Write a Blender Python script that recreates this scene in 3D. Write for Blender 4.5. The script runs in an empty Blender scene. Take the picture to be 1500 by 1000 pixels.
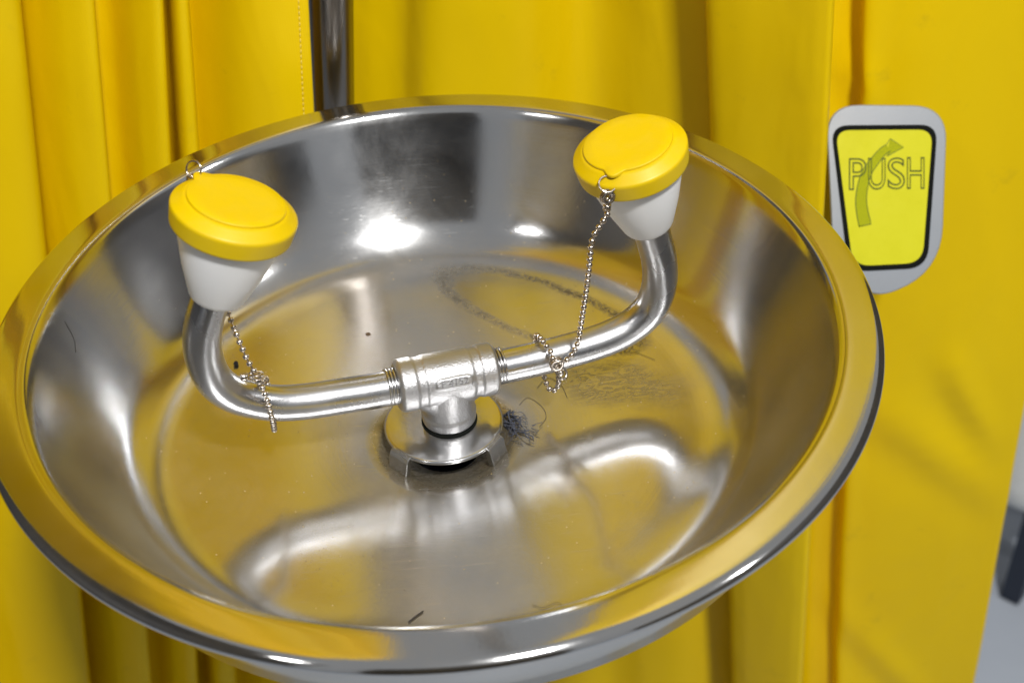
import bpy, bmesh, math, random
from mathutils import Vector, Matrix, noise
from mathutils.bvhtree import BVHTree

random.seed(7)
S = 0.18                      # metres per bowl radius: everything below is written in bowl radii
sc = bpy.context.scene
col = sc.collection

# ------------------------------------------------------------------ camera
CX = Vector((0.994314, -0.09924, -0.038618))
CY = Vector((0.092613, 0.626884, 0.773589))
CZ = Vector((0.052561, 0.772767, -0.63251))      # viewing direction
CP = Vector((0.0, -2.568497, 1.996767)) * S
cd = bpy.data.cameras.new('camera'); cam = bpy.data.objects.new('camera', cd); col.objects.link(cam)
m = Matrix.Identity(4)
for i in range(3):
    m[i][0] = CX[i]; m[i][1] = CY[i]; m[i][2] = -CZ[i]; m[i][3] = CP[i]
cam.matrix_world = m
cd.sensor_width = 36.0; cd.lens = 2100 / 1500 * 36.0
cd.clip_start = 0.02; cd.clip_end = 60
cd.dof.use_dof = True
cd.dof.focus_distance = 3.36 * S
cd.dof.aperture_fstop = 11.0
sc.camera = cam

# ------------------------------------------------------------------ world, lamps, exposure
w = bpy.data.worlds.new('World'); sc.world = w; w.use_nodes = True
w.node_tree.nodes['Background'].inputs[0].default_value = (0.93, 0.96, 1.0, 1)
w.node_tree.nodes['Background'].inputs[1].default_value = 0.33
sc.view_settings.view_transform = 'Standard'; sc.view_settings.look = 'None'
sc.view_settings.exposure = 0.0; sc.view_settings.gamma = 1.0

def area(name, loc, target, sx, sy, power, colr=(1.0, 0.98, 0.95)):
    d = bpy.data.lights.new(name, 'AREA'); d.shape = 'RECTANGLE'; d.size = sx; d.size_y = sy
    d.energy = power; d.color = colr
    o = bpy.data.objects.new(name, d); col.objects.link(o); o.location = loc
    o.rotation_euler = (Vector(target) - Vector(loc)).to_track_quat('-Z', 'Y').to_euler()
    return o
# fluorescent fittings under the hall ceiling
area('ceiling_lamp', (0.42, -1.30, 2.10), (0.0, 0.1, 0), 0.24, 0.17, 76)
area('ceiling_lamp', (-1.25, -1.25, 2.0), (0.1, 0.1, 0), 0.20, 0.18, 5)
area('ceiling_lamp', (2.25, -0.75, 2.05), (0.1, 0.1, 0), 0.16, 0.30, 9)
area('ceiling_lamp', (0.22, 1.35, 1.75), (0.0, 0.0, 0), 0.12, 0.16, 0.34)

# ------------------------------------------------------------------ helpers
def V(*p): return Vector(p) * S

def mesh_obj(name, verts, faces, mat, parent=None, smooth=True, scale=True, uvs=None):
    me = bpy.data.meshes.new(name)
    k = S if scale else 1.0
    me.from_pydata([(v[0] * k, v[1] * k, v[2] * k) for v in verts], [], faces)
    if smooth: me.polygons.foreach_set('use_smooth', [True] * len(me.polygons))
    if uvs:
        ul = me.uv_layers.new(name='UVMap')
        for l in me.loops: ul.data[l.index].uv = uvs[l.vertex_index]
    me.update()
    o = bpy.data.objects.new(name, me); col.objects.link(o)
    if mat: me.materials.append(mat)
    if parent: o.parent = parent
    return o

def bm_obj(name, bm, mat, parent=None, smooth=True):
    me = bpy.data.meshes.new(name)
    bmesh.ops.recalc_face_normals(bm, faces=bm.faces)
    bm.to_mesh(me); bm.free()
    if smooth: me.polygons.foreach_set('use_smooth', [True] * len(me.polygons))
    o = bpy.data.objects.new(name, me); col.objects.link(o)
    if mat: me.materials.append(mat)
    if parent: o.parent = parent
    return o

def thing(name, label, cat, group=None, loc=(0, 0, 0)):
    o = bpy.data.objects.new(name, None); col.objects.link(o)
    o.empty_display_size = 0.02; o.location = V(*loc)
    o['label'] = label; o['category'] = cat
    if group: o['group'] = group
    return o

def tag(o, label, cat, group=None):
    o['label'] = label; o['category'] = cat
    if group: o['group'] = group
    return o

def place(o, parent):            # keep an already world-placed mesh where it is under a moved Empty
    o.parent = parent
    o.matrix_parent_inverse = Matrix.Translation(-parent.location)
    return o

def lathe(profile, n=128, closed_ends=False, M=None, z0=0.0):
    vs = []; fs = []
    for (r, z) in profile:
        for i in range(n):
            a = 2 * math.pi * i / n
            p = Vector((r * math.cos(a), r * math.sin(a), z))
            vs.append(M @ p if M else p)
    k = len(profile)
    for j in range(k - 1):
        for i in range(n):
            i2 = (i + 1) % n
            fs.append((j * n + i, j * n + i2, (j + 1) * n + i2, (j + 1) * n + i))
    if closed_ends:
        fs.append(tuple(range(n - 1, -1, -1)))
        fs.append(tuple((k - 1) * n + i for i in range(n)))
    return vs, fs

def catmull(pts, sub=8):
    P = [Vector(p) for p in pts]; out = []
    for i in range(len(P) - 1):
        p0 = P[i - 1] if i else P[i] * 2 - P[i + 1]
        p1, p2 = P[i], P[i + 1]
        p3 = P[i + 2] if i + 2 < len(P) else P[i + 1] * 2 - P[i]
        for s in range(sub):
            t = s / sub
            out.append(0.5 * ((2 * p1) + (p2 - p0) * t + (2 * p0 - 5 * p1 + 4 * p2 - p3) * t * t + (-p0 + 3 * p1 - 3 * p2 + p3) * t ** 3))
    out.append(P[-1]); return out

def resample(pts, step):
    out = [pts[0].copy()]; acc = 0.0
    for a, b in zip(pts[:-1], pts[1:]):
        L = (b - a).length
        if L < 1e-9: continue
        t = step - acc
        while t <= L:
            out.append(a.lerp(b, t / L)); t += step
        acc = (acc + L) % step if L + acc >= step else acc + L
    return out

def sweep(path, r, n=24, caps=True, rad=None):
    path = [Vector(p) for p in path]; vs = []; fs = []
    T = []
    for i in range(len(path)):
        a = path[max(0, i - 1)]; b = path[min(len(path) - 1, i + 1)]
        T.append((b - a).normalized())
    up = Vector((0, 0, 1)) if abs(T[0].z) < 0.9 else Vector((0, 1, 0))
    nrm = (up - T[0] * up.dot(T[0])).normalized()
    for i, p in enumerate(path):
        nrm = (nrm - T[i] * nrm.dot(T[i])).normalized(); bi = T[i].cross(nrm)
        rr = rad[i] if rad else r
        for k in range(n):
            a = 2 * math.pi * k / n
            vs.append(p + (nrm * math.cos(a) + bi * math.sin(a)) * rr)
    for i in range(len(path) - 1):
        for k in range(n):
            k2 = (k + 1) % n
            fs.append((i * n + k, i * n + k2, (i + 1) * n + k2, (i + 1) * n + k))
    if caps:
        fs.append(tuple(range(n - 1, -1, -1))); fs.append(tuple((len(path) - 1) * n + k for k in range(n)))
    return vs, fs

def join(parts):
    vs = []; fs = []
    for v, f in parts:
        o = len(vs); vs += list(v); fs += [tuple(i + o for i in q) for q in f]
    return vs, fs

def frame(axis, origin, xhint=Vector((1, 0, 0))):
    z = Vector(axis).normalized(); x = (xhint - z * xhint.dot(z)).normalized(); y = z.cross(x)
    M = Matrix.Identity(4)
    for i in range(3):
        M[i][0] = x[i]; M[i][1] = y[i]; M[i][2] = z[i]; M[i][3] = origin[i]
    return M

def torus(M, R, r, n=28, k=10, sy=1.0):
    vs = []; fs = []
    for i in range(n):
        a = 2 * math.pi * i / n
        for j in range(k):
            b = 2 * math.pi * j / k
            vs.append(M @ Vector(((R + r * math.cos(b)) * math.cos(a), (R + r * math.cos(b)) * math.sin(a) * sy, r * math.sin(b))))
    for i in range(n):
        for j in range(k):
            i2 = (i + 1) % n; j2 = (j + 1) % k
            fs.append((i * k + j, i2 * k + j, i2 * k + j2, i * k + j2))
    return vs, fs

# ------------------------------------------------------------------ materials
class NT:
    def __init__(s, name):
        s.m = bpy.data.materials.new(name); s.m.use_nodes = True
        s.t = s.m.node_tree; s.b = s.t.nodes['Principled BSDF']; s.out = s.t.nodes['Material Output']
    def n(s, typ, ins=None, **kw):
        nd = s.t.nodes.new(typ)
        for k, v in kw.items(): setattr(nd, k, v)
        for k, v in (ins or {}).items():
            if isinstance(v, bpy.types.NodeSocket): s.t.links.new(v, nd.inputs[k])
            else: nd.inputs[k].default_value = v
        return nd
    def l(s, a, b): s.t.links.new(a, b)
    def set(s, **kw):
        for k, v in kw.items():
            i = s.b.inputs[k.replace('_', ' ')]
            if isinstance(v, bpy.types.NodeSocket): s.l(v, i)
            else: i.default_value = v
    def math(s, op, a, b=0.0, c=0.0, clamp=False):
        nd = s.t.nodes.new('ShaderNodeMath'); nd.operation = op; nd.use_clamp = clamp
        for i, v in enumerate((a, b, c)):
            if isinstance(v, bpy.types.NodeSocket): s.l(v, nd.inputs[i])
            else: nd.inputs[i].default_value = v
        return nd.outputs[0]
    def ramp(s, fac, stops):
        r = s.n('ShaderNodeValToRGB', {'Fac': fac}); e = r.color_ramp.elements
        while len(e) < len(stops): e.new(0.5)
        for q, (p, c) in zip(e, stops):
            q.position = p; q.color = c if len(c) == 4 else (*c, 1)
        return r.outputs[0]
    def mix(s, fac, a, b):
        nd = s.n('ShaderNodeMix', data_type='RGBA')
        for i, v in ((0, fac), (6, a), (7, b)):
            if isinstance(v, bpy.types.NodeSocket): s.l(v, nd.inputs[i])
            else: nd.inputs[i].default_value = v if i == 0 else (*v, 1)
        return nd.outputs[2]

def metal(name, base=(0.64, 0.63, 0.62), rough=0.2, var=0.08, scale=60, bump=0.0, bscale=300):
    t = NT(name); tc = t.n('ShaderNodeTexCoord').outputs['Object']
    nz = t.n('ShaderNodeTexNoise', {'Vector': tc, 'Scale': scale, 'Detail': 5.0})
    r = t.n('ShaderNodeMapRange', {'Value': nz.outputs[0], 'From Min': 0.3, 'From Max': 0.7, 'To Min': rough - var, 'To Max': rough + var})
    t.set(Base_Color=(*base, 1), Metallic=1.0, Roughness=r.outputs[0])
    if bump:
        n2 = t.n('ShaderNodeTexNoise', {'Vector': tc, 'Scale': bscale, 'Detail': 3.0})
        bp = t.n('ShaderNodeBump', {'Strength': bump, 'Distance': 0.001, 'Height': n2.outputs[0]})
        t.set(Normal=bp.outputs[0])
    return t.m

def steel_bowl():
    t = NT('spun_stainless_steel')
    tc = t.n('ShaderNodeTexCoord').outputs['Object']
    sep = t.n('ShaderNodeSeparateXYZ', {'Vector': tc})
    x, y, z = sep.outputs
    r = t.math('SQRT', t.math('ADD', t.math('MULTIPLY', x, x), t.math('MULTIPLY', y, y)))
    ang = t.math('ARCTAN2', y, x)
    # circumferential brushing: noise stretched along the angle
    cv = t.n('ShaderNodeCombineXYZ', {0: t.math('MULTIPLY', ang, 1.6), 1: t.math('MULTIPLY', r, 900.0), 2: t.math('MULTIPLY', z, 900.0)})
    br = t.n('ShaderNodeTexNoise', {'Vector': cv.outputs[0], 'Scale': 1.0, 'Detail': 4.0, 'Roughness': 0.6})
    smg = t.n('ShaderNodeTexNoise', {'Vector': tc, 'Scale': 22.0, 'Detail': 6.0, 'Roughness': 0.65, 'Distortion': 0.7})
    fine = t.n('ShaderNodeTexNoise', {'Vector': tc, 'Scale': 700.0, 'Detail': 2.0})
    floor = t.n('ShaderNodeMapRange', {'Value': r, 'From Min': 0.62 * S, 'From Max': 0.74 * S, 'To Min': 1.0, 'To Max': 0.0}).outputs[0]
    inbowl = t.n('ShaderNodeMapRange', {'Value': z, 'From Min': -0.06 * S, 'From Max': -0.30 * S, 'To Min': 0.0, 'To Max': 1.0}).outputs[0]
    rough = t.math('ADD', 0.145, t.math('MULTIPLY', t.math('SUBTRACT', smg.outputs[0], 0.42), 0.20))
    rough = t.math('ADD', rough, t.math('MULTIPLY', floor, 0.01))
    rimm = t.n('ShaderNodeMapRange', {'Value': r, 'From Min': 0.885 * S, 'From Max': 0.91 * S, 'To Min': 0.0, 'To Max': 1.0}).outputs[0]
    rough = t.math('MAXIMUM', t.math('SUBTRACT', rough, t.math('MULTIPLY', rimm, 0.05)), 0.06)
    # dried water mark at the back right of the floor and a scribbled residue before it
    def ell(cx, cy, rx, ry, rot, wob, wsc):
        wn = t.n('ShaderNodeTexNoise', {'Vector': tc, 'Scale': wsc, 'Detail': 4.0})
        mp = t.n('ShaderNodeMapping', {'Vector': tc}, vector_type='TEXTURE')
        mp.inputs['Location'].default_value = (cx * S, cy * S, 0); mp.inputs['Rotation'].default_value = (0, 0, rot)
        mp.inputs['Scale'].default_value = (rx * S, ry * S, 1)
        sp = t.n('ShaderNodeSeparateXYZ', {'Vector': mp.outputs[0]})
        d = t.math('SQRT', t.math('ADD', t.math('MULTIPLY', sp.outputs[0], sp.outputs[0]), t.math('MULTIPLY', sp.outputs[1], sp.outputs[1])))
        return t.math('ADD', d, t.math('MULTIPLY', t.math('SUBTRACT', wn.outputs[0], 0.5), wob))
    ins = t.n('ShaderNodeMapRange', {'Value': z, 'From Min': -0.342 * S, 'From Max': -0.330 * S, 'To Min': 1.0, 'To Max': 0.0}).outputs[0]
    e1 = ell(0.275, 0.425, 0.30, 0.098, math.radians(-38), 0.22, 60)
    ring = t.ramp(t.math('ABSOLUTE', t.math('SUBTRACT', e1, 1.0)), [(0.0, (1, 1, 1)), (0.09, (0.55, 0.55, 0.55)), (0.16, (0, 0, 0))])
    wisp = t.n('ShaderNodeTexNoise', {'Vector': tc, 'Scale': 260.0, 'Detail': 5.0, 'Distortion': 2.0})
    ring = t.math('MULTIPLY', t.math('MULTIPLY', ring, ins), t.ramp(wisp.outputs[0], [(0.36, (0.15,) * 3), (0.6, (1,) * 3)]))
    inner = t.math('MULTIPLY', t.ramp(e1, [(0.85, (1,) * 3), (1.0, (0,) * 3)]), ins)
    e2 = ell(0.44, 0.10, 0.20, 0.10, math.radians(-20), 0.9, 45)
    mpw = t.n('ShaderNodeMapping', {'Vector': tc}); mpw.inputs['Rotation'].default_value = (0, 0, 0.35); mpw.inputs['Scale'].default_value = (1.0, 2.6, 1.0)
    nw = t.n('ShaderNodeTexNoise', {'Vector': mpw.outputs[0], 'Scale': 95.0, 'Detail': 4.0, 'Roughness': 0.55, 'Distortion': 1.6})
    wv = t.math('SUBTRACT', 1.0, t.math('MULTIPLY', t.math('ABSOLUTE', t.math('SUBTRACT', nw.outputs[0], 0.5)), 9.0), clamp=True)
    scr = t.math('MULTIPLY', t.math('MULTIPLY', t.ramp(e2, [(0.5, (1,) * 3), (1.1, (0,) * 3)]), t.ramp(wv, [(0.2, (0.38,) * 3), (0.9, (1,) * 3)])), ins)
    grime_shade = t.math('MULTIPLY', t.n('ShaderNodeMapRange', {'Value': r, 'From Min': 0.155 * S, 'From Max': 0.195 * S, 'To Min': 1.0, 'To Max': 0.0}).outputs[0], t.ramp(wisp.outputs[0], [(0.3, (0.5,) * 3), (0.65, (0.92,) * 3)]))  # grime, with the cover's dark reflection painted into the ring round the drain
    stain_shade = t.math('ADD', grime_shade, t.math('ADD', t.math('MULTIPLY', ring, 0.8), t.math('MULTIPLY', scr, 0.5)), clamp=True)
    scs = None
    for rot, sx_, thr in ((0.5, 26.0, 0.70), (-0.9, 22.0, 0.715), (1.9, 30.0, 0.72)):
        mp = t.n('ShaderNodeMapping', {'Vector': tc}); mp.inputs['Rotation'].default_value = (0, 0, rot); mp.inputs['Scale'].default_value = (sx_, sx_ * 45, sx_ * 45)
        sn_ = t.n('ShaderNodeTexNoise', {'Vector': mp.outputs[0], 'Scale': 1.0, 'Detail': 1.0, 'Distortion': 0.25})
        q_ = t.ramp(sn_.outputs[0], [(thr, (0,) * 3), (thr + 0.05, (1,) * 3)])
        scs = q_ if scs is None else t.math('MAXIMUM', scs, q_)
    rough = t.math('ADD', rough, t.math('MULTIPLY', t.math('MULTIPLY', scs, inbowl), 0.07))
    col0 = t.mix(t.math('MULTIPLY', smg.outputs[0], 0.35), (0.60, 0.605, 0.615), (0.45, 0.45, 0.44))
    col1 = t.mix(stain_shade, col0, (0.10, 0.095, 0.08))
    bmp = t.n('ShaderNodeBump', {'Strength': 0.05, 'Distance': 0.0003, 'Height': br.outputs[0]})
    bm2 = t.n('ShaderNodeBump', {'Strength': 0.02, 'Distance': 0.0004, 'Height': fine.outputs[0], 'Normal': bmp.outputs[0]})
    tg = t.n('ShaderNodeTangent', direction_type='RADIAL', axis='Z')
    t.set(Anisotropic=0.7, Anisotropic_Rotation=0.25, Tangent=tg.outputs[0])
    t.set(Base_Color=col1, Metallic=1.0, Roughness=t.math('ADD', rough, t.math('MULTIPLY', stain_shade, 0.25)), Normal=bm2.outputs[0])
    # thin dust film on the floor and scattered light specks
    dust = t.n('ShaderNodeBsdfDiffuse', {'Color': (0.42, 0.33, 0.18, 1)})
    dn = t.n('ShaderNodeTexNoise', {'Vector': tc, 'Scale': 16.0, 'Detail': 8.0, 'Roughness': 0.7})
    grain = t.n('ShaderNodeTexNoise', {'Vector': tc, 'Scale': 1500.0, 'Detail': 1.0})
    spk = t.n('ShaderNodeTexVoronoi', {'Vector': tc, 'Scale': 330.0}, feature='F1')
    speck = t.ramp(spk.outputs['Distance'], [(0.07, (1,) * 3), (0.14, (0,) * 3)])
    sel = t.n('ShaderNodeSeparateColor', {0: spk.outputs['Color']})
    speck = t.math('MULTIPLY', speck, t.math('GREATER_THAN', sel.outputs[0], 0.80))
    film = t.math('MULTIPLY', t.ramp(dn.outputs[0], [(0.3, (0.03,) * 3), (0.75, (0.36,) * 3)]), t.ramp(grain.outputs[0], [(0.3, (0.5,) * 3), (0.7, (1,) * 3)]))
    film = t.math('MULTIPLY', film, t.math('ADD', 0.25, t.math('MULTIPLY', floor, 0.75)))
    film = t.math('MULTIPLY', film, t.math('SUBTRACT', 1.0, t.math('MULTIPLY', inner, 0.3)))
    film = t.math('MULTIPLY', film, t.math('MAXIMUM', inbowl, t.math('MULTIPLY', rimm, 1.0)))
    fac = t.math('ADD', film, t.math('MULTIPLY', t.math('MULTIPLY', speck, inbowl), 0.75), clamp=True)
    mx = t.n('ShaderNodeMixShader', {0: fac, 1: t.b.outputs[0], 2: dust.outputs[0]})
    t.l(mx.outputs[0], t.out.inputs[0])
    return t.m

def plastic(name, base, rough=0.4, sss=0.0, spec=0.5, dirt=None):
    t = NT(name); tc = t.n('ShaderNodeTexCoord').outputs['Object']
    nz = t.n('ShaderNodeTexNoise', {'Vector': tc, 'Scale': 90.0, 'Detail': 6.0, 'Roughness': 0.7})
    c = t.mix(t.math('MULTIPLY', t.ramp(nz.outputs[0], [(0.45, (0,) * 3), (0.8, (1,) * 3)]), 0.5), base, dirt or tuple(v * 0.9 for v in base))
    r = t.n('ShaderNodeMapRange', {'Value': nz.outputs[0], 'To Min': rough - 0.08, 'To Max': rough + 0.1})
    f = t.n('ShaderNodeTexNoise', {'Vector': tc, 'Scale': 900.0, 'Detail': 2.0})
    b = t.n('ShaderNodeBump', {'Strength': 0.04, 'Distance': 0.0005, 'Height': f.outputs[0]})
    t.set(Base_Color=c, Roughness=r.outputs[0], Normal=b.outputs[0], Specular_IOR_Level=spec)
    if sss: t.set(Subsurface_Weight=sss, Subsurface_Radius=(0.006, 0.006, 0.006), Subsurface_Scale=1.0)
    return t.m

def vinyl():
    t = NT('yellow_coated_vinyl'); tc = t.n('ShaderNodeTexCoord').outputs['Object']
    big = t.n('ShaderNodeTexNoise', {'Vector': tc, 'Scale': 5.0, 'Detail': 5.0})
    c = t.mix(big.outputs[0], (0.88, 0.635, 0.0), (0.83, 0.555, 0.0))
    sm = t.n('ShaderNodeTexNoise', {'Vector': tc, 'Scale': 34.0, 'Detail': 6.0, 'Roughness': 0.7})
    c = t.mix(t.math('MULTIPLY', t.ramp(sm.outputs[0], [(0.62, (0,) * 3), (0.85, (1,) * 3)]), 0.45), c, (0.40, 0.29, 0.02))
    # woven scrim telegraphing through the coating
    wx = t.n('ShaderNodeTexWave', {'Vector': tc, 'Scale': 260.0}, bands_direction='X')
    wz = t.n('ShaderNodeTexWave', {'Vector': tc, 'Scale': 260.0}, bands_direction='Z')
    wv = t.math('ADD', wx.outputs[0], wz.outputs[0])
    cr = t.n('ShaderNodeMapping', {'Vector': tc}); cr.inputs['Rotation'].default_value = (0.2, 0.6, 0.1); cr.inputs['Scale'].default_value = (9, 9, 3.2)
    cn = t.n('ShaderNodeTexNoise', {'Vector': cr.outputs[0], 'Scale': 1.6, 'Detail': 3.0, 'Distortion': 0.6})
    b1 = t.n('ShaderNodeBump', {'Strength': 0.28, 'Distance': 0.012, 'Height': cn.outputs[0]})
    b2 = t.n('ShaderNodeBump', {'Strength': 0.06, 'Distance': 0.0006, 'Height': wv, 'Normal': b1.outputs[0]})
    t.set(Base_Color=c, Roughness=0.42, Specular_IOR_Level=0.18, Normal=b2.outputs[0], Subsurface_Weight=0.0)
    tr = t.n('ShaderNodeBsdfTranslucent', {'Color': (0.75, 0.5, 0.0, 1)})
    mx = t.n('ShaderNodeMixShader', {0: 0.12, 1: t.b.outputs[0], 2: tr.outputs[0]})
    t.l(mx.outputs[0], t.out.inputs[0])
    return t.m

M_BOWL = steel_bowl()
M_PIPE = metal('polished_pipe_steel', (0.57, 0.57, 0.58), 0.28, 0.06, 40, 0.05, 900)
M_TEE = metal('cast_steel', (0.47, 0.47, 0.48), 0.44, 0.06, 50, 0.24, 1200)
M_LETTER = metal('shaded_cast_lettering', (0.30, 0.30, 0.31), 0.42, 0.06, 200, 0.4, 900)  # same cast metal, coloured darker for the shade in the letter recesses
M_DISC = metal('brushed_disc_steel', (0.56, 0.56, 0.56), 0.20, 0.07, 60, 0.04, 500)
M_CHAIN = metal('nickel_chain', (0.58, 0.52, 0.46), 0.22, 0.08, 400)
M_POLE = metal('dark_steel_pole', (0.24, 0.22, 0.20), 0.20, 0.06, 40)
M_CAP = plastic('yellow_cap_plastic', (0.69, 0.485, 0.0), 0.42, 0.10, 0.35, (0.65, 0.46, 0.03))
M_CUP = plastic('white_frosted_plastic', (0.84, 0.85, 0.86), 0.34, 0.4, 0.5, (0.80, 0.81, 0.82))
M_CURTAIN = vinyl()
M_STITCH = plastic('pale_thread', (0.80, 0.66, 0.16), 0.8)
M_PLATE = plastic('grey_painted_plate', (0.20, 0.22, 0.25), 0.33, 0.0, 0.45)
M_FACE = plastic('lime_yellow_print', (0.52, 0.505, 0.0), 0.5, 0.0, 0.15)
M_BLACK = plastic('black_print', (0.005, 0.006, 0.005), 0.7, 0.0, 0.06)
M_OLIVE = plastic('olive_print', (0.10, 0.14, 0.005), 0.5)
M_DARK = plastic('dark_navy_metal', (0.015, 0.022, 0.04), 0.5)
M_WHITE = plastic('white_enamel', (0.88, 0.90, 0.90), 0.4)
M_LINT = plastic('blue_grey_lint', (0.055, 0.06, 0.08), 0.9)
M_HAIR = plastic('dark_hair', (0.02, 0.015, 0.012), 0.5)
M_CRUMB = plastic('dark_crumb', (0.02, 0.02, 0.022), 0.8)
M_SPECK = plastic('brown_specks', (0.10, 0.06, 0.03), 0.9)

def hatch():
    t = NT('hatched_olive_print'); tc = t.n('ShaderNodeTexCoord').outputs['Object']
    mp = t.n('ShaderNodeMapping', {'Vector': tc}); mp.inputs['Rotation'].default_value = (0, 0, 0.5)
    wv = t.n('ShaderNodeTexWave', {'Vector': mp.outputs[0], 'Scale': 700.0}, bands_direction='Y')
    t.set(Base_Color=t.mix(t.ramp(wv.outputs[0], [(0.35, (0,) * 3), (0.65, (1,) * 3)]), (0.40, 0.41, 0.0), (0.22, 0.25, 0.0)), Roughness=0.6, Specular_IOR_Level=0.1)
    return t.m
M_HATCH = hatch()

def concrete(name, a, b, rough=0.6):
    t = NT(name); tc = t.n('ShaderNodeTexCoord').outputs['Object']
    nz = t.n('ShaderNodeTexNoise', {'Vector': tc, 'Scale': 6.0, 'Detail': 8.0, 'Roughness': 0.65})
    t.set(Base_Color=t.mix(nz.outputs[0], a, b), Roughness=rough)
    return t.m
M_FLOOR = concrete('painted_concrete', (0.36, 0.40, 0.47), (0.46, 0.50, 0.56), 0.45)
M_SIDE = concrete('dark_screen_tone', (0.05, 0.05, 0.055), (0.08, 0.08, 0.085))  # for the added dark screens at the sides
M_BLOCK = concrete('dark_block_tone', (0.012, 0.013, 0.018), (0.02, 0.02, 0.026), 0.5)  # for the added dark block behind the camera

# ------------------------------------------------------------------ the room
def box(x0, x1, y0, y1, z0, z1):
    v = [(x, y, z) for x in (x0, x1) for y in (y0, y1) for z in (z0, z1)]
    return v, [(0, 1, 3, 2), (4, 6, 7, 5), (0, 4, 5, 1), (2, 3, 7, 6), (0, 2, 6, 4), (1, 5, 7, 3)]
ZF = -0.955
o = mesh_obj('floor', *box(-4, 4, -4, 4, ZF - 0.1, ZF), M_FLOOR, smooth=False, scale=False); o['kind'] = 'structure'
o = mesh_obj('added_side_screen', *box(2.4, 2.5, -3.5, 4, ZF, 1.7), M_SIDE, smooth=False, scale=False); o['kind'] = 'structure'  # unseen dark screen, added to darken what the steel reflects on the right
o = mesh_obj('added_side_screen', *box(-2.5, -2.4, -3.5, 4, ZF, 5.0), M_SIDE, smooth=False, scale=False); o['kind'] = 'structure'  # unseen taller screen, added to darken the left side of the reflections
o = mesh_obj('dark_reflection_block', *box(-0.50, 0.50, -1.45, -1.35, ZF, 1.30), M_BLOCK, smooth=False, scale=False); o['kind'] = 'structure'  # unseen plain block, added behind the camera for the dark reflection on the far wall

# ------------------------------------------------------------------ the eyewash fountain
eye = thing('eyewash_fountain', 'stainless steel eyewash bowl with two white spray heads on bent pipes', 'eyewash')

inner = [(0.082, -0.60), (0.083, -0.50), (0.084, -0.428), (0.088, -0.418), (0.100, -0.411), (0.145, -0.3925), (0.178, -0.3790), (0.30, -0.3685), (0.45, -0.3555), (0.57, -0.3450), (0.618, -0.3400),
         (0.655, -0.3325), (0.687, -0.3205), (0.714, -0.3035), (0.742, -0.279), (0.772, -0.239), (0.803, -0.190), (0.832, -0.138), (0.857, -0.089), (0.876, -0.050), (0.8885, -0.0235),
         (0.8945, -0.0125), (0.901, -0.003), (0.908, 0.0030), (0.915, 0.0060), (0.922, 0.0068), (0.935, 0.0062), (0.955, 0.0045), (0.972, 0.0028), (0.985, 0.0005), (0.9935, -0.0045), (0.998, -0.0105), (0.9985, -0.0175), (0.996, -0.0235), (0.990, -0.0265), (0.983, -0.0245)]
outer_ = [(0.978, -0.014), (0.962, -0.016), (0.936, -0.038), (0.912, -0.096), (0.888, -0.180), (0.862, -0.265), (0.79, -0.325), (0.73, -0.350),
          (0.66, -0.366), (0.45, -0.380), (0.20, -0.395), (0.145, -0.409), (0.10, -0.428), (0.094, -0.50), (0.094, -0.60)]
pp = [Vector((r, 0, z)) for r, z in inner]
prof = [(p.x, p.z) for p in catmull(pp, 4)] + outer_
v, f = lathe(prof, 256)
mesh_obj('bowl', v, f, M_BOWL, eye)
v, f = lathe([(0.0, -0.598), (0.0815, -0.598), (0.0815, -0.602), (0.14, -0.602), (0.14, -0.72), (0.10, -0.74), (0.10, -5.29)], 48)
mesh_obj('drain_pipe', v, f, M_POLE, eye)
mesh_obj('drain_hole', *lathe([(0.0, -0.594), (0.0810, -0.590), (0.0815, -0.50), (0.0825, -0.431), (0.0850, -0.4225)], 64), M_DARK, eye)

# drain cover: a domed disc on three bent legs
ZD = -0.332
disc = mesh_obj('drain_cover', *lathe([(0.0, ZD - 0.012), (0.10, ZD - 0.012), (0.138, ZD - 0.014), (0.1435, ZD - 0.010), (0.1445, ZD - 0.005), (0.142, ZD - 0.001), (0.136, ZD), (0.08, ZD + 0.001), (0.0, ZD + 0.002)], 128), M_DISC, eye)
for deg in (222, 322, 95):
    a = math.radians(deg); c, s_ = math.cos(a), math.sin(a); hw = 0.030; th = 0.016
    prof2 = [(0.128, ZD - 0.0005), (0.142, ZD - 0.001), (0.150, ZD - 0.005), (0.155, ZD - 0.013), (0.158, ZD - 0.030), (0.163, -0.3835)]
    vs = []; fs = []
    for (r, z) in prof2:
        t_ = th if z < ZD - 0.004 else th * 0.5
        for (rr, sd) in ((r, -hw), (r, hw), (r - t_, hw), (r - t_, -hw)):
            zz = z if rr == r else z - (0.006 if z > ZD - 0.008 else 0)
            vs.append((rr * c - sd * s_, rr * s_ + sd * c, zz))
    k = len(prof2)
    for j in range(k - 1):
        for q in range(4):
            q2 = (q + 1) % 4
            fs.append((j * 4 + q, j * 4 + q2, (j + 1) * 4 + q2, (j + 1) * 4 + q))
    fs.append((3, 2, 1, 0)); fs.append(tuple((k - 1) * 4 + q for q in range(4)))
    lg = mesh_obj('leg', vs, fs, M_DISC, disc, smooth=False)
    bv = lg.modifiers.new('bevel', 'BEVEL'); bv.width = 0.0035 * S; bv.segments = 2

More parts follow.
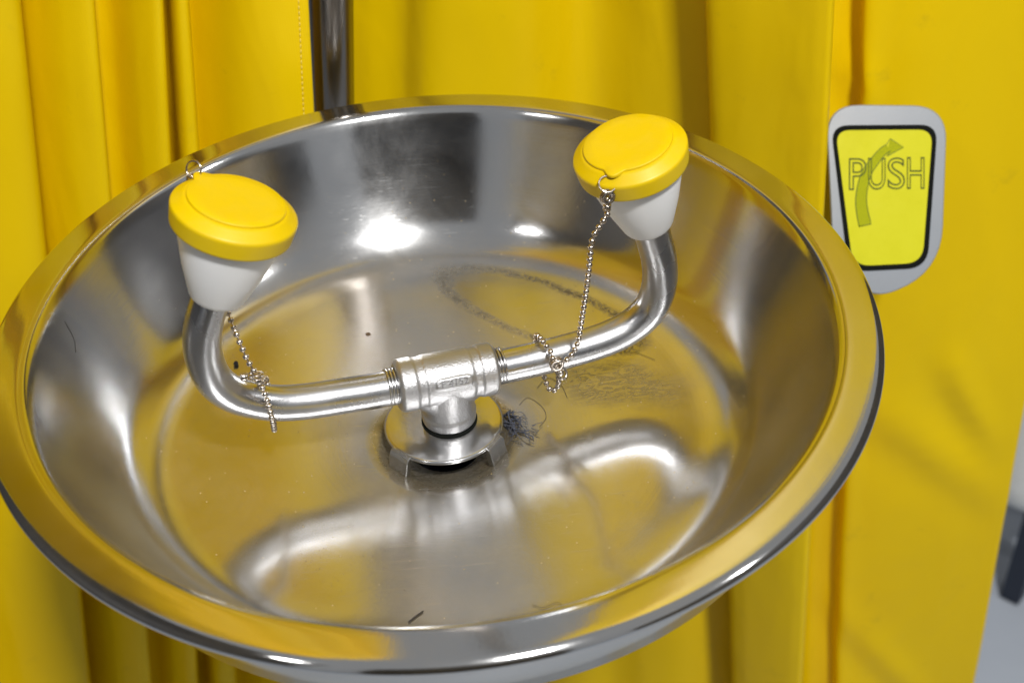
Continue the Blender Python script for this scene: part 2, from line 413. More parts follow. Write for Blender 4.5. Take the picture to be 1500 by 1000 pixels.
mesh_obj('neck_ring', *torus(Matrix.Translation((0.0145, 0.003, ZD + 0.0025)), 0.0640, 0.0036, 48, 8), M_BLACK, eye)  # thin black ring where the tee neck meets the cover
AZ = math.radians(12)
U = Vector((math.cos(AZ), math.sin(AZ), 0)); N = Vector((-math.sin(AZ), math.cos(AZ), 0))
def up(u, z, n=0.0): return U * u + N * n + Vector((0, 0, z))
TC = up(0.015, -0.197)
LEFT = [(-0.075, -0.1940), (-0.16, -0.1880), (-0.2348, -0.1807), (-0.3141, -0.1722), (-0.3806, -0.1570), (-0.4303, -0.1335), (-0.4765, -0.0990), (-0.5075, -0.0480), (-0.5178, 0.0157), (-0.5130, 0.0714), (-0.5009, 0.1151), (-0.480, 0.165), (-0.462, 0.21)]
RIGHT = [(0.105, -0.2045), (0.1528, -0.2060), (0.2298, -0.2072), (0.3024, -0.2060), (0.3773, -0.2015), (0.4405, -0.1905), (0.4934, -0.1680), (0.5306, -0.1320), (0.5485, -0.0860), (0.5530, -0.0397), (0.5481, 0.0115), (0.5347, 0.069), (0.518, 0.13), (0.505, 0.18)]
for pts in (LEFT, RIGHT):
    path = catmull([up(u, z) for u, z in pts], 8)
    parts = [sweep(path, 0.0418, 40)]
    d0 = (path[10] - path[0]).normalized()
    start = (TC - (TC - path[0]).dot(d0) * d0)
    for k in range(3):        # last turns of thread showing beside the fitting
        Mx = frame(d0, start + d0 * ((0.033 if pts is RIGHT else 0.036) + 0.008 * k - 0.001))
        parts.append(torus(Mx, 0.0410, 0.0034, 48, 8))
    mesh_obj('pipe', *join(parts), M_PIPE, eye)

# cast tee fitting: overlapping solids fused into one skin
teeparts = []
dl = (up(0.1528, -0.206) - up(-0.09, -0.1925)).normalized()
Mt = frame(dl, TC, Vector((0, 0, 1)))
def cyl(M, r0, z0, r1, z1, n=64, bev=0.005):
    return lathe([(0.0005, z0), (r0 - bev, z0), (r0, z0 + bev), (r1, z1 - bev), (r1 - bev, z1), (0.0005, z1)], n, True, M)
teeparts.append(cyl(Mt, 0.0605, -0.112, 0.0605, 0.112))
teeparts.append(cyl(Mt, 0.0635, -0.120, 0.0635, -0.072, bev=0.008))
teeparts.append(cyl(Mt, 0.0635, 0.072, 0.0635, 0.120, bev=0.008))
teeparts.append(cyl(Mt, 0.0628, -0.058, 0.0628, 0.058, bev=0.003))
Mz = frame(Vector((0.0, 0.0, -1.0)), Vector((TC.x, TC.y, TC.z)))
teeparts.append(cyl(Mz, 0.0640, 0.0, 0.0630, 0.118))
teeparts.append(cyl(Mz, 0.0665, 0.088, 0.0650, 0.136, bev=0.012))
# filler webs between barrel and branch
for sg in (-1, 1):
    teeparts.append(cyl(frame(Vector((-sg * 0.75, 0, -0.66)), TC + dl * (sg * 0.066) + Vector((0, 0, -0.016))), 0.047, 0.0, 0.044, 0.082))
# raised pad under the lettering
nface = (-CZ * 0.93 + Vector((0, 0, -0.18))); nface = (nface - dl * nface.dot(dl)).normalized()
yface = nface.cross(dl)
padc = TC + nface * 0.058 + yface * -0.004 + dl * 0.006
def pad_pt(a, b, h): return padc + dl * a + yface * b + nface * h
ring = []
for i in range(40):
    a = 2 * math.pi * i / 40; ca, sa = math.cos(a), math.sin(a)
    ring.append((math.copysign(abs(ca) ** 0.4, ca) * 0.044, math.copysign(abs(sa) ** 0.5, sa) * 0.0135))
pv = [pad_pt(a, b, -0.02) for a, b in ring] + [pad_pt(a, b, 0.006) for a, b in ring] + [pad_pt(a * 0.95, b * 0.88, 0.0085) for a, b in ring]
pf = []
for j in range(2):
    for i in range(40):
        i2 = (i + 1) % 40; pf.append((j * 40 + i, j * 40 + i2, (j + 1) * 40 + i2, (j + 1) * 40 + i))
pf.append(tuple(range(39, -1, -1))); pf.append(tuple(80 + i for i in range(40)))
teeparts.append((pv, pf))
tee = mesh_obj('tee_fitting', *join(teeparts), M_TEE, eye)
rm = tee.modifiers.new('fuse', 'REMESH'); rm.mode = 'VOXEL'; rm.voxel_size = 0.0026 * S; rm.use_smooth_shade = True
smo = tee.modifiers.new('soften', 'SMOOTH'); smo.iterations = 5; smo.factor = 0.5

def text_mesh(body, size, extrude=0.0, outline=None, sx=1.0):
    cu = bpy.data.curves.new('text', 'FONT'); cu.body = body; cu.size = size
    cu.align_x = 'CENTER'; cu.align_y = 'CENTER'; cu.resolution_u = 6
    if outline:
        cu.fill_mode = 'NONE'; cu.bevel_depth = outline; cu.bevel_resolution = 1
    else:
        cu.extrude = extrude
    ob = bpy.data.objects.new('text', cu); col.objects.link(ob)
    dg = bpy.context.evaluated_depsgraph_get()
    me = bpy.data.meshes.new_from_object(ob.evaluated_get(dg))
    bpy.data.objects.remove(ob); bpy.data.curves.remove(cu)
    vs = [Vector((q.co.x * sx, q.co.y, q.co.z)) for q in me.vertices]; fs = [tuple(p.vertices) for p in me.polygons]
    bpy.data.meshes.remove(me)
    return vs, fs
vs, fs = text_mesh('F 4152', 0.023, 0.0026)
mesh_obj('raised_lettering', [pad_pt(q.x * 1.05, q.y, 0.0082 + q.z) for q in vs], fs, M_LETTER, tee, smooth=False)

# spray heads and their caps
HEADS = []
for (a, b, capR) in ((Vector((-0.3762, -0.0800, 0.3983)), Vector((-0.4522, -0.0961, 0.1783)), 0.1315), (Vector((0.4550, 0.0967, 0.3465)), Vector((0.5052, 0.1074, 0.1269)), 0.1285)):
    ax = (a - b).normalized()
    HEADS.append((frame(ax, a), ax, a, capR))
for M, ax, a, R in HEADS:
    k = R / 0.131
    v, f = lathe([(0.0, -0.040), (0.105 * k, -0.040), (0.113 * k, -0.050), (0.112 * k, -0.075), (0.086 * k, -0.165), (0.061 * k, -0.232), (0.056 * k, -0.240), (0.050 * k, -0.243), (0.03 * k, -0.243), (0.0, -0.243)], 96, False, M)
    mesh_obj('spray_head', v, f, M_CUP, eye)

LUG = (138.0, 243.0)
LABELS = ('yellow dust cap on the near left spray head, lug at its back', 'scuffed yellow dust cap on the far right spray head, lug facing front')
caps = []; lugpos = []
for (M, ax, a, R), lugdeg, lab in zip(HEADS, LUG, LABELS):
    k = R / 0.131
    cap = thing('dust_cap', lab, 'cap', 'yellow dust caps on the spray heads', a)
    p = [(0.0, -0.006), (0.100, -0.006), (0.105, -0.0062), (0.1085, -0.0078), (0.1105, -0.0092), (0.1265, -0.0215), (0.1285, -0.0230), (0.1300, -0.0250), (0.1310, -0.0280), (0.1310, -0.0310), (0.1306, -0.0350), (0.1272, -0.0610), (0.1268, -0.0640), (0.1262, -0.0665), (0.1240, -0.069), (0.1195, -0.069), (0.1185, -0.066), (0.1180, -0.042), (0.0, -0.042)]
    body = mesh_obj('cap_body', *lathe([(r * k, z) for r, z in p], 128, False, M), M_CAP); place(body, cap)
    # raised top disc with its lug: one outline, thin and rounded at the edge
    la = math.radians(lugdeg); rd = 0.1015 * k
    outl = []
    n = 144
    for i in range(n):
        an = 2 * math.pi * i / n
        d = math.atan2(math.sin(an - la), math.cos(an - la))
        r = rd
        if abs(d) < 0.26:
            tt = abs(d) / 0.26
            r = rd + 0.0185 * k * (0.5 + 0.5 * math.cos(math.pi * min(1, tt))) ** 0.75
        outl.append((r * math.cos(an), r * math.sin(an)))
    tv = []; tf = []
    for (sc_, z) in ((1.0, -0.0075), (1.004, -0.003), (0.998, -0.0006), (0.985, 0.0002), (0.75, 0.0), (0.4, -0.0006)):
        for (x, y) in outl: tv.append(M @ Vector((x * sc_, y * sc_, z)))
    for j in range(5):
        for i in range(n):
            i2 = (i + 1) % n; tf.append((j * n + i, j * n + i2, (j + 1) * n + i2, (j + 1) * n + i))
    tf.append(tuple(5 * n + i for i in range(n)))
    td = mesh_obj('top_disc', tv, tf, M_CAP); place(td, cap)
    # wire ring through the lug
    lp = M @ Vector((math.cos(la) * (rd + 0.013), math.sin(la) * (rd + 0.013), -0.002))
    od = (M.to_3x3() @ Vector((math.cos(la), math.sin(la), 0))).normalized()
    side = (M.to_3x3() @ Vector((-math.sin(la), math.cos(la), 0))).normalized()
    if lugdeg > 200:
        nrm = (side * 0.45 + od * 0.35 + ax * 0.75).normalized(); rc = lp + od * 0.012 - ax * 0.016 - side * 0.010
    else:
        nrm = (side * 0.8 + od * 0.1 - CZ * 0.6).normalized(); rc = lp + od * 0.012 + ax * 0.003
    ringo = mesh_obj('split_ring', *torus(frame(nrm, rc), 0.0185, 0.0022, 36, 8), M_CHAIN); place(ringo, cap)
    caps.append(cap); lugpos.append(rc)

# ------------------------------------------------------------------ ball chains
BEAD = None
def bead_mesh():
    global BEAD
    if BEAD is None:
        bm = bmesh.new(); bmesh.ops.create_uvsphere(bm, u_segments=12, v_segments=8, radius=0.0072 * S)
        BEAD = bpy.data.meshes.new('bead'); bm.to_mesh(BEAD); bm.free()
        BEAD.polygons.foreach_set('use_smooth', [True] * len(BEAD.polygons)); BEAD.materials.append(M_CHAIN)
    return BEAD
def string(chain, pts, skip_ends=False):
    path = resample(catmull(pts, 10), 0.0002)
    tot = 0.0002 * (len(path) - 1); step = tot / max(1, round(tot / 0.0176)); k = step / 0.0002
    n = int(round(tot / step))
    beads = [path[min(len(path) - 1, int(round(i * k)))] for i in range(n + 1)]
    for i, b in enumerate(beads):
        o = bpy.data.objects.new('bead', bead_mesh()); col.objects.link(o)
        o.location = b * S - chain.location; o.parent = chain
        o.rotation_euler = (random.random(), random.random(), random.random())
    wv = sweep(path[::20] if len(path) > 60 else path, 0.0019, 6)
    wo = mesh_obj('link_wire', *wv, M_CHAIN); place(wo, chain)
    return beads
def connector(chain, c, axis, face, r=0.0125):
    # two-leaf eyelet connector: a pair of flat rings side by side and a clasp over the bead
    axis = axis.normalized(); face = (face - axis * face.dot(axis)).normalized(); x = axis.cross(face)
    parts = []
    for s_ in (-1, 1):
        M = frame(face, c + face * (0.0045 * s_), axis)
        parts.append(lathe([(r * 0.42, -0.0012), (r, -0.0012), (r * 1.04, 0), (r, 0.0012), (r * 0.42, 0.0012), (r * 0.42, -0.0012)], 28, False, M))
    o = mesh_obj('connector', *join(parts), M_CHAIN); place(o, chain)
    M = frame(axis, c - axis * (r * 1.55))
    q = mesh_obj('clasp', *lathe([(0.001, -0.008), (0.0075, -0.008), (0.0092, -0.0055), (0.0092, 0.0055), (0.0075, 0.008), (0.001, 0.008)], 16, True, M), M_CHAIN); place(q, chain)

def pipe_loop(c, axis, rad, a0, a1, tilt, n=14):
    axis = axis.normalized(); e1 = Vector((0, 0, 1)); e1 = (e1 - axis * e1.dot(axis)).normalized(); e2 = axis.cross(e1)
    out = []
    for i in range(n):
        a = a0 + (a1 - a0) * i / (n - 1)
        out.append(c + (e1 * math.cos(a) + e2 * math.sin(a)) * rad + axis * (tilt * (i / (n - 1) - 0.5)))
    return out

G = 'ball chains tethering the dust caps'
# right chain: hangs from the front lug, swings left and is clipped round the pipe
rc = lugpos[1]
chR = thing('ball_chain', 'long slack ball chain from the right yellow cap, looped round the right pipe', 'chain', G, tuple(rc))
cc = rc + Vector((-0.001, -0.010, -0.026))
connector(chR, cc, Vector((0.05, 0.05, 1)), -CZ + Vector((0.35, 0, 0)), 0.0165)
p0 = cc + Vector((-0.001, -0.003, -0.042))
string(chR, [p0, p0.lerp(Vector((0.3558, -0.0573, 0.2047)), 0.35), (0.3558, -0.0573, 0.2047), (0.3493, -0.0484, 0.126), (0.3439, -0.0291, 0.0366), (0.3348, -0.0106, -0.0653), (0.3275, -0.006, -0.1222), (0.3139, -0.004, -0.1572), (0.2999, -0.004, -0.1742), (0.2843, -0.003, -0.1772)])
c2 = Vector((0.2770, -0.0035, -0.184))
connector(chR, c2, Vector((-0.25, 0, 0.9)), -CZ, 0.0175)
string(chR, [(0.268, 0.000, -0.168), (0.2630, 0.0080, -0.1490), (0.2550, 0.022, -0.1440), (0.2470, 0.045, -0.1440), (0.241, 0.066, -0.150), (0.2390, 0.085, -0.165), (0.2390, 0.098, -0.19), (0.2415, 0.102, -0.222), (0.246, 0.092, -0.252), (0.2520, 0.060, -0.270), (0.2580, 0.030, -0.281), (0.2680, 0.0150, -0.282), (0.279, 0.008, -0.264), (0.282, 0.003, -0.240), (0.280, -0.002, -0.212)])
M = frame(-CZ + Vector((0.5, 0, 0)), Vector((0.2905, 0.004, -0.2225)), Vector((0, 0, 1)))
o = mesh_obj('hook', *torus(M, 0.012, 0.0032, 24, 8), M_CHAIN); place(o, chR)

# left chain: runs down behind its spray head, over the pipe and round it
rc = lugpos[0]
chL = thing('ball_chain', 'ball chain hanging behind the left spray head, clipped over the left pipe', 'chain', G, tuple(rc))
connector(chL, rc + Vector((-0.008, 0.006, -0.026)), Vector((0.3, -0.05, 1)), -CZ + Vector((0.5, 0, 0)), 0.012)
string(chL, [rc + Vector((-0.008, 0.006, -0.058)), (-0.4997, 0.030, 0.2957), (-0.4827, 0.015, 0.1804), (-0.4602, -0.015, 0.1162), (-0.4465, -0.045, 0.0824), (-0.4329, -0.080, 0.0571), (-0.4171, -0.1091, 0.0113), (-0.404, -0.124, -0.018)])
c3 = Vector((-0.4000, -0.1280, -0.030))
connector(chL, c3, CX + CY * 0.1 + CZ * 0.3, CY * 0.94 - CZ * 0.30, 0.0170)
string(chL, [(-0.3960, -0.130, -0.046), (-0.390, -0.1330, -0.0661), (-0.3845, -0.1385, -0.1036), (-0.3826, -0.1370, -0.1534), (-0.3845, -0.124, -0.197), (-0.388, -0.090, -0.207), (-0.392, -0.055, -0.195), (-0.394, -0.034, -0.160), (-0.394, -0.036, -0.120), (-0.396, -0.060, -0.098), (-0.398, -0.090, -0.082), (-0.400, -0.115, -0.058)])

# ------------------------------------------------------------------ debris in the bowl
def zf(x, y):
    r = math.hypot(x, y); ks = [(q[0], q[1]) for q in inner[4:24]]
    for (r0, z0), (r1, z1) in zip(ks[:-1], ks[1:]):
        if r0 <= r <= r1: return z0 + (z1 - z0) * (r - r0) / max(1e-6, r1 - r0)
    return ks[0][1] if r < ks[0][0] else ks[-1][1]
parts = []
rnd = random.Random(3)
a0 = Vector((0.150, 0.055, 0)); a1 = Vector((0.192, -0.052, 0))
for k in range(44):
    core = k < 20
    t0 = rnd.uniform(-0.05, 0.8); ln = rnd.uniform(0.2, 0.6) if core else rnd.uniform(0.05, 0.3)
    w0 = 0.007 if core else 0.018
    q = []; ph = rnd.uniform(0, 6.28); off = Vector((rnd.gauss(0, w0), rnd.gauss(0, w0), 0)); drift = Vector((rnd.gauss(0, 0.012), rnd.gauss(0, 0.012), 0)) * (0.6 if core else 1.6)
    h0 = abs(rnd.gauss(0.006, 0.006))
    for s_ in range(8):
        t_ = s_ / 7; p = a0.lerp(a1, t0 + ln * t_) + off + drift * t_
        p += Vector((math.sin(ph + t_ * 7), math.cos(ph * 1.7 + t_ * 5), 0)) * (0.009 if core else 0.010) * rnd.uniform(0.4, 1.2)
        p.z = zf(p.x, p.y) + 0.002 + h0 * (0.5 + math.sin(3.1 * t_)) ; q.append(p)
    parts.append(sweep(catmull(q, 3), rnd.choice((0.0008, 0.0013, 0.0022)) if core else rnd.choice((0.0003, 0.0005, 0.0007)), 5))
tag(mesh_obj('lint_clump', *join(parts), M_LINT), 'tangled blue grey lint clump lying beside the drain cover', 'lint')

def hair(pts, r, label, mat=M_HAIR, group='stray hairs lying in the bowl'):
    path = catmull([Vector((x, y, zf(x, y) + 0.0022)) for x, y in pts], 6)
    tag(mesh_obj('hair', *sweep(path, r, 5), mat), label, 'hair', group)
hair([(-0.112, -0.603), (-0.098, -0.590), (-0.080, -0.575)], 0.0019, 'short brown bristle lying near the front rim')
hair([(0.150, -0.590), (0.172, -0.603), (0.200, -0.592), (0.214, -0.607)], 0.0005, 'curved fine hair right of the brown bristle near the front rim')
hair([(0.545, 0.165), (0.50, 0.205), (0.462, 0.215)], 0.0005, 'dark hair at the right of the floor under the bent pipe')
hair([(0.19, 0.08), (0.215, 0.10), (0.245, 0.06), (0.25, 0.02), (0.23, -0.01)], 0.0005, 'fine looped hair just behind the lint clump')
hair([(0.24, 0.13), (0.27, 0.16), (0.30, 0.13), (0.31, 0.08)], 0.0005, 'fine hair below the looped end of the right chain')
hair([(-0.86, 0.16), (-0.845, 0.14), (-0.84, 0.11)], 0.0006, 'short dark hair on the left wall under the rim')
bm = bmesh.new(); bmesh.ops.create_icosphere(bm, subdivisions=2, radius=0.0085 * S)
for q in bm.verts:
    q.co *= 0.75 + 0.55 * noise.noise(q.co * 900)
    q.co += V(-0.5134, 0.297, zf(-0.5134, 0.297) + 0.005)
tag(bm_obj('crumb', bm, M_CRUMB), 'small black crumb on the floor inside the left pipe bend', 'crumb')
bm = bmesh.new(); bmesh.ops.create_icosphere(bm, subdivisions=2, radius=0.006 * S)
for q in bm.verts: q.co.z *= 0.4; q.co.x *= 1.2; q.co += V(-0.1762, 0.3927, zf(-0.1762, 0.3927) + 0.001)
tag(bm_obj('rust_spot', bm, M_SPECK), 'single brown rust speck on the floor behind the tee', 'speck')
vs = []; fs = []
def add_speck(x, y, s_):
    b = len(vs); z = zf(x, y); h = s_ * 0.5
    for (dx, dy, dz) in ((1, 0, 0), (-0.4, 0.9, 0), (-0.7, -0.8, 0), (0, 0, 1)):
        vs.append((x + dx * s_ * rnd.uniform(0.6, 1.2), y + dy * s_ * rnd.uniform(0.6, 1.2), z + dz * h))
    fs.extend([(b, b + 1, b + 3), (b + 1, b + 2, b + 3), (b + 2, b, b + 3)])
for i in range(150):
    a = rnd.uniform(0, 2 * math.pi); r = 0.67 * math.sqrt(rnd.uniform(0.06, 1)); add_speck(r * math.cos(a), r * math.sin(a), rnd.uniform(0.0010, 0.0022))
for i in range(45):
    add_speck(-0.22 + rnd.gauss(0, 0.07), -0.42 + rnd.gauss(0, 0.06), rnd.uniform(0.0012, 0.0026))
o = mesh_obj('grit', vs, fs, M_SPECK, smooth=False); o['kind'] = 'stuff'

# ------------------------------------------------------------------ steel pole behind the bowl
pt = Vector((-0.2062, 1.2, 0.2084)); pb = Vector((-0.2411, 1.2, -0.139)); dv = (pt - pb).normalized()
tag(mesh_obj('steel_pole', *sweep([pb + dv * t_ for t_ in (-5.0, -2, 0, 2, 5, 8)], 0.064, 40), M_POLE), 'dark polished steel pole standing behind the bowl between the curtains', 'pole')

# ------------------------------------------------------------------ curtains
def at_y(u, v, y):
    d = CX * ((u - 750) / 2100) - CY * ((v - 500) / 2100) + CZ
    C0 = CP / S
    return C0 + d * ((y - C0.y) / d.y)
def curtain(name, label, lines, group, z0=-5.0, z1=6.0, nz=90, seedv=0.0, crease=0.020, folds=()):
    # each line is one vertical run of the cloth: where it crosses two heights, and its depth
    L = []
    for (ut, ub, y) in lines:
        a = at_y(ut, 0, y); b = at_y(ub, 1000, y)
        L.append((a, b))
    pa = [l[0] for l in L]; pb_ = [l[1] for l in L]
    pa = catmull(pa, 9); pb_ = catmull(pb_, 9)
    nx = len(pa); vs = []; fs = []
    for j in range(nz + 1):
        for i in range(nx):
            a, b = pa[i], pb_[i]
            ztop = z1(pa[i].x) if callable(z1) else z1
            z = z0 + (ztop - z0) * j / nz
            t_ = (z - a.z) / (b.z - a.z)
            tt = max(-0.45, min(1.25, t_))
            p = a.lerp(b, tt); p.z = z
            q = Vector((p.x * 1.5 + seedv, p.y * 1.5, z * 0.55))
            off = noise.noise(q) * crease * 2 + noise.noise(q * 2.6) * crease * 0.35
            for (fa, fb, amp, wd) in folds:       # soft diagonal creases: a ridge that fades out at both ends
                ax_, az_ = fb.x - fa.x, fb.z - fa.z; ln = math.hypot(ax_, az_)
                al = ((p.x - fa.x) * ax_ + (p.z - fa.z) * az_) / (ln * ln); dd = ((p.x - fa.x) * az_ - (p.z - fa.z) * ax_) / ln
                e = max(0.0, 1 - abs(al - 0.5) ** 2 * 2.2)
                off += amp * e * (math.exp(-(dd / wd) ** 2) - 0.8 * math.exp(-((dd - wd * 1.6) / (wd * 1.5)) ** 2))
            vs.append(p + Vector((0.2 * off, -off, 0)))
    for j in range(nz):
        for i in range(nx - 1):
            fs.append((j * nx + i, j * nx + i + 1, (j + 1) * nx + i + 1, (j + 1) * nx + i))
    o = mesh_obj(name, vs, fs, M_CURTAIN)
    sol = o.modifiers.new('thickness', 'SOLIDIFY'); sol.thickness = 0.006 * S; sol.offset = 0
    tag(o, label, 'curtain', group)
    return o, pa, pb_
GC = 'yellow vinyl curtains behind the bowl'
def left_top(x):          # unseen top shaped low towards the pole, so the bowl floor reflects grey
    k = [(-9, 6.0), (-0.85, 5.0), (-0.60, 4.0), (-0.48, 2.6), (-0.38, 1.5), (-0.30, 0.95), (9, 0.82)]
    for (x0, a), (x1, b) in zip(k[:-1], k[1:]):
        if x <= x1: return a + (b - a) * max(0, (x - x0) / (x1 - x0))
cl, la_, lb_ = curtain('vinyl_curtain', 'pleated yellow vinyl curtain left of the steel pole, with a stitched edge', [
    (-600, -560, 0.1), (-450, -380, 0.55), (-330, -220, 0.80), (-230, -130, 0.74), (-236, -140, 0.95), (-180, -85, 1.0), (-60, 35, 0.90), (25, 128, 0.93), (18, 118, 1.12), (50, 146, 1.08), (92, 184, 1.02), (136, 220, 1.01), (129, 212, 1.15),
    (160, 234, 1.16), (200, 262, 1.07), (237, 288, 1.05), (231, 286, 1.24), (243, 300, 1.22), (252, 314, 1.12), (264, 332, 1.09), (276, 346, 1.12), (270, 340, 1.26), (300, 372, 1.23), (350, 412, 1.15), (400, 452, 1.12), (451, 499, 1.13)], GC, z1=left_top)
def mid_top(x):            # unseen top cut low beside the pole to leave grey for the steel to reflect
    k = [(-9, 0.84), (-0.04, 0.82), (0.08, 1.05), (0.22, 1.5), (0.35, 2.2), (0.55, 3.2), (9, 3.4)]
    for (x0, a), (x1, b) in zip(k[:-1], k[1:]):
        if x <= x1: return a + (b - a) * max(0, (x - x0) / (x1 - x0))
cm_, ma_, mb_ = curtain('vinyl_curtain', 'shaded recessed yellow vinyl curtain behind the far rim, right of the pole', [
    (395, 400, 1.62), (480, 470, 1.66), (545, 520, 1.60), (590, 575, 1.56), (640, 630, 1.46), (760, 760, 1.42), (860, 880, 1.50), (950, 950, 1.36), (1010, 1010, 1.28), (1060, 1100, 1.26), (1140, 1180, 1.30)], GC, z1=mid_top, seedv=9.0, crease=0.016)
cr_, ra_, rb_ = curtain('vinyl_curtain', 'wide yellow vinyl curtain right of the pole, passing behind the push sign', [
    (1056, 1092, 1.20), (1041, 1076, 1.06),
    (1080, 1090, 0.98), (1150, 1125, 0.90), (1205, 1160, 0.84), (1223, 1174, 0.85), (1216, 1170, 1.00), (1205, 1175, 1.28), (1262, 1215, 1.30), (1270, 1225, 1.22), (1310, 1250, 1.21), (1360, 1285, 1.20), (1420, 1318, 1.19), (1480, 1352, 1.18), (1540, 1390, 1.17), (1600, 1421, 1.16), (1610, 1428, 1.165)], GC, seedv=4.0, nz=150, folds=[
    (at_y(1270, 590, 1.2), at_y(1450, 720, 1.2), 0.017, 0.07), (at_y(1230, 900, 1.2), at_y(1370, 1040, 1.2), 0.017, 0.06),
    (at_y(1380, 520, 1.2), at_y(1450, 640, 1.2), 0.02, 0.05), (at_y(1230, 90, 1.28), at_y(1266, 140, 1.28), 0.02, 0.05)])
# stitching down the hem of the left curtain: short dashes proud of the cloth
bv = BVHTree.FromPolygons([q.co for q in cl.data.vertices], [tuple(p.vertices) for p in cl.data.polygons])
parts = []
for k in range(150):
    z = 0.85 - k * 0.0165
    a = at_y(437, 0, 1.1); b = at_y(484, 1000, 1.1)
    def on(zv):
        t_ = (zv - a.z) / (b.z - a.z); p = a.lerp(b, t_); p.z = zv
        h = bv.ray_cast(Vector((p.x, -1.0, zv)) * S, Vector((0, 1, 0)))
        return (h[0] / S + Vector((0, -0.006, 0))) if h[0] else None
    p, q = on(z), on(z - 0.0105)
    if p and q: parts.append(sweep([p, q], 0.0011, 5))
st = mesh_obj('stitching', *join(parts), M_STITCH, cl)

# ------------------------------------------------------------------ push sign
SC = Vector((1.3744, 0.90, -0.4247)); depth = (SC - CP / S).dot(CZ); k = depth / 2100.0    # bowl radii per photographed millimetre of the plate
sx_ = CX; sy_ = CY; sn = -CZ
sign = thing('push_sign', 'silver push plate with lime PUSH label and curved arrow', 'sign', None, tuple(SC))
def sp(u, v, h=0.0): return SC + sx_ * ((u - 1297) * k) - sy_ * ((v - 290) * k) + sn * h
def chaikin(P, it=2):
    for _ in range(it):
        Q = []
        for i in range(len(P)):
            a = P[i]; b = P[(i + 1) % len(P)]
            Q += [(a[0] * .75 + b[0] * .25, a[1] * .75 + b[1] * .25), (a[0] * .25 + b[0] * .75, a[1] * .25 + b[1] * .75)]
        P = Q
    return P
def slab(name, P, h0, h1, mat, parent, bev=0.0):
    n = len(P); cxm = sum(p[0] for p in P) / n; cym = sum(p[1] for p in P) / n
    vs = [sp(u, v, h0) for u, v in P] + [sp(u, v, h1 - bev) for u, v in P]
    if bev: vs += [sp(cxm + (u - cxm) * 0.985, cym + (v - cym) * 0.99, h1) for u, v in P]
    fs = []
    rows = 3 if bev else 2
    for j in range(rows - 1):
        for i in range(n):
            i2 = (i + 1) % n; fs.append((j * n + i2, j * n + i, (j + 1) * n + i, (j + 1) * n + i2))
    fs.append(tuple(range(n))); fs.append(tuple((rows - 1) * n + i for i in range(n - 1, -1, -1)))
    return place(mesh_obj(name, vs, fs, mat, smooth=False), parent)
def rounded(P, r, n=8):
    out = []
    for i in range(len(P)):
        p = Vector(P[i]); a = Vector(P[i - 1]); b = Vector(P[(i + 1) % len(P)])
        d1 = (a - p).normalized(); d2 = (b - p).normalized()
        rr = r[i] if isinstance(r, (list, tuple)) else r
        for s_ in range(n + 1):
            t_ = s_ / n
            out.append(tuple((p + d1 * rr) * (1 - t_) ** 2 + p * 2 * t_ * (1 - t_) + (p + d2 * rr) * t_ ** 2))
    return out
slab('plate', rounded([(1210, 153), (1388, 155), (1379, 400), (1285, 436), (1222, 400)], [50, 52, 70, 26, 38]), -0.012, 0.0, M_PLATE, sign, 0.003)
OUTB = rounded([(1217, 184), (1373, 183), (1358, 392), (1243, 398)], [26, 26, 30, 30])
cxb, cyb = 1298, 290
INB = rounded([(1223.5, 191), (1366, 190), (1351, 385), (1249, 390)], [22, 22, 26, 26])
n = len(OUTB)
vs = [sp(u, v, 0.0002) for u, v in OUTB] + [sp(u, v, 0.004) for u, v in OUTB] + [sp(u, v, 0.004) for u, v in INB] + [sp(u, v, 0.0002) for u, v in INB]
fs = []
for j in range(3):
    for i in range(n):
        i2 = (i + 1) % n; fs.append((j * n + i2, j * n + i, (j + 1) * n + i, (j + 1) * n + i2))
place(mesh_obj('border', vs, fs, M_BLACK, smooth=False), sign)
slab('printed_panel', INB, 0.0003, 0.0025, M_FACE, sign)
for ch, cu_, wd in (('P', 1256, 0.92), ('U', 1284, 0.88), ('S', 1312.5, 0.88), ('H', 1341, 0.85)):
    vs, fs = text_mesh(ch, 1.0, 0.0, 0.016)
    xs = [q.x for q in vs]; ys = [q.y for q in vs]
    wx = max(xs) - min(xs); hy = max(ys) - min(ys); mx = (max(xs) + min(xs)) / 2; my = (max(ys) + min(ys)) / 2
    vz = [sp(cu_ + (q.x - mx) / wx * 25.5, 254.5 - (q.y - my) / hy * 46.5 + (cu_ - 1297) * -0.02, 0.0040 + abs(q.z) * 0.05) for q in vs]
    place(mesh_obj('letter', vz, fs, M_OLIVE, smooth=False), sign)
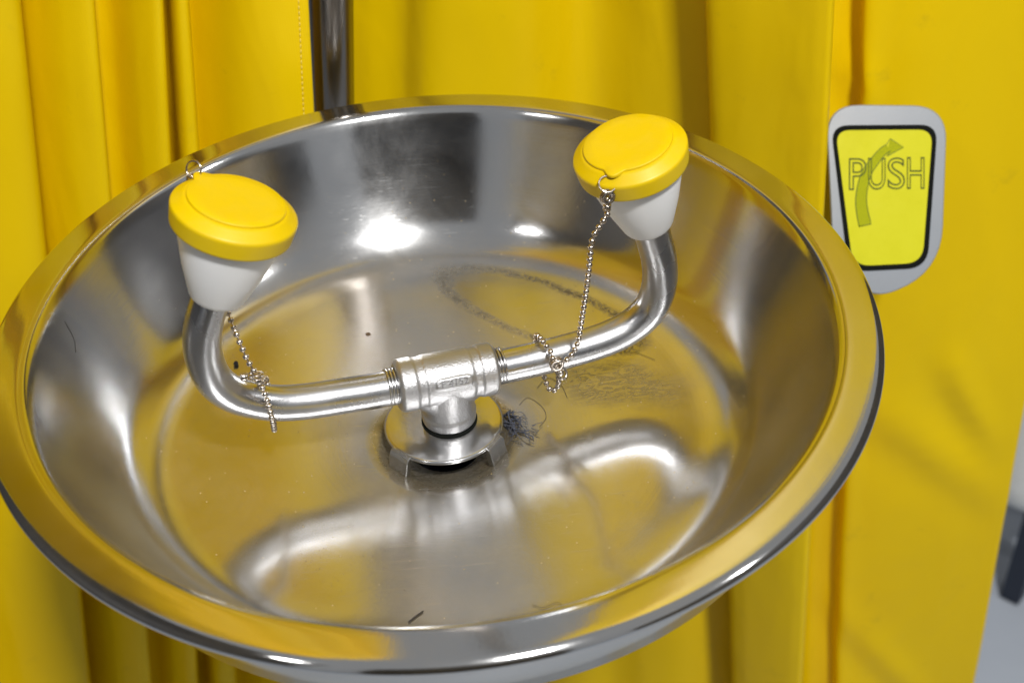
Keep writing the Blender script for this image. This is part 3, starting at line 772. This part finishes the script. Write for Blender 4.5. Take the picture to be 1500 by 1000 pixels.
# curved arrow sweeping up to the right
ctr = [(1267, 330), (1263, 312), (1261, 293), (1263.5, 272), (1270, 252), (1281, 236), (1292, 223), (1301, 216.5)]
cp = catmull([Vector((a, b, 0)) for a, b in ctr], 5)
lt = []; rt = []
for i, p in enumerate(cp):
    d = (cp[min(len(cp) - 1, i + 1)] - cp[max(0, i - 1)]).normalized(); nn = Vector((-d.y, d.x, 0)); wv_ = 9.0 - 3.6 * i / len(cp)
    lt.append(p - nn * wv_); rt.append(p + nn * wv_)
head = [Vector((1303.5, 203.5, 0)), Vector((1323, 216, 0)), Vector((1299, 229, 0))]
P = lt + head + rt[::-1]
nL = len(lt)
vs = [sp(p.x, p.y, 0.0037 if nL <= i < nL + 3 else 0.0034) for i, p in enumerate(P)]
fs = [(i, i + 1, len(P) - 2 - i, len(P) - 1 - i) for i in range(nL - 1)] + [(nL, nL + 1, nL + 2)]
ar = place(mesh_obj('arrow', vs, [tuple(reversed(q)) for q in fs], M_HATCH, smooth=False), sign)
loop = [sp(p.x, p.y, 0.0036) for p in P] + [sp(P[0].x, P[0].y, 0.0036)]
o = mesh_obj('arrow_outline', *sweep(loop, 0.0013, 5), M_OLIVE); o.parent = ar; o.matrix_parent_inverse = Matrix.Translation(-sign.location)
ar.matrix_parent_inverse = Matrix.Translation(-sign.location)
o.matrix_parent_inverse = Matrix.Identity(4)
arm = catmull([SC + CZ * 0.02, SC + CZ * 0.16, SC + CZ * 0.28 + Vector((-0.02, 0, -0.04)), Vector((1.15, 1.0, -1.15)), Vector((0.8, 0.7, -1.15)), Vector((0.1, 0.06, -0.70))], 8)
place(mesh_obj('handle_arm', *sweep(arm, 0.03, 16), M_PIPE), sign)

# ------------------------------------------------------------------ blurred things beyond the right curtain edge
tank = thing('white_tank', 'blurred white rounded tank on dark legs beyond the right curtain edge', 'tank', None, (3.75, 3.5, -5.3))
v, f = lathe([(0.0, -4.66), (0.20, -4.65), (0.30, -4.60), (0.355, -4.50), (0.375, -4.38), (0.375, -3.75), (0.36, -3.66), (0.30, -3.60), (0.0, -3.58)], 48, False, Matrix.Translation((3.72, 3.6, 0)))
place(mesh_obj('tank_body', v, f, M_WHITE), tank)
for top, bot in (((3.64, 3.36, -4.5), (3.57, 3.27, -5.295)), ((3.98, 3.42, -4.5), (4.06, 3.35, -5.295)), ((3.98, 3.85, -4.5), (4.06, 3.95, -5.295)), ((3.52, 3.8, -4.5), (3.45, 3.92, -5.295))):
    top = Vector(top); bot = Vector(bot)
    v, f = sweep([top, top.lerp(bot, 0.5), bot], 0.085, 4)
    place(mesh_obj('leg', v, f, M_DARK, smooth=False), tank)

# ------------------------------------------------------------------ render settings
try:
    sc.cycles.use_denoising = True
    sc.cycles.max_bounces = 14; sc.cycles.glossy_bounces = 10; sc.cycles.diffuse_bounces = 4
    sc.cycles.sample_clamp_indirect = 8.0
except Exception: pass
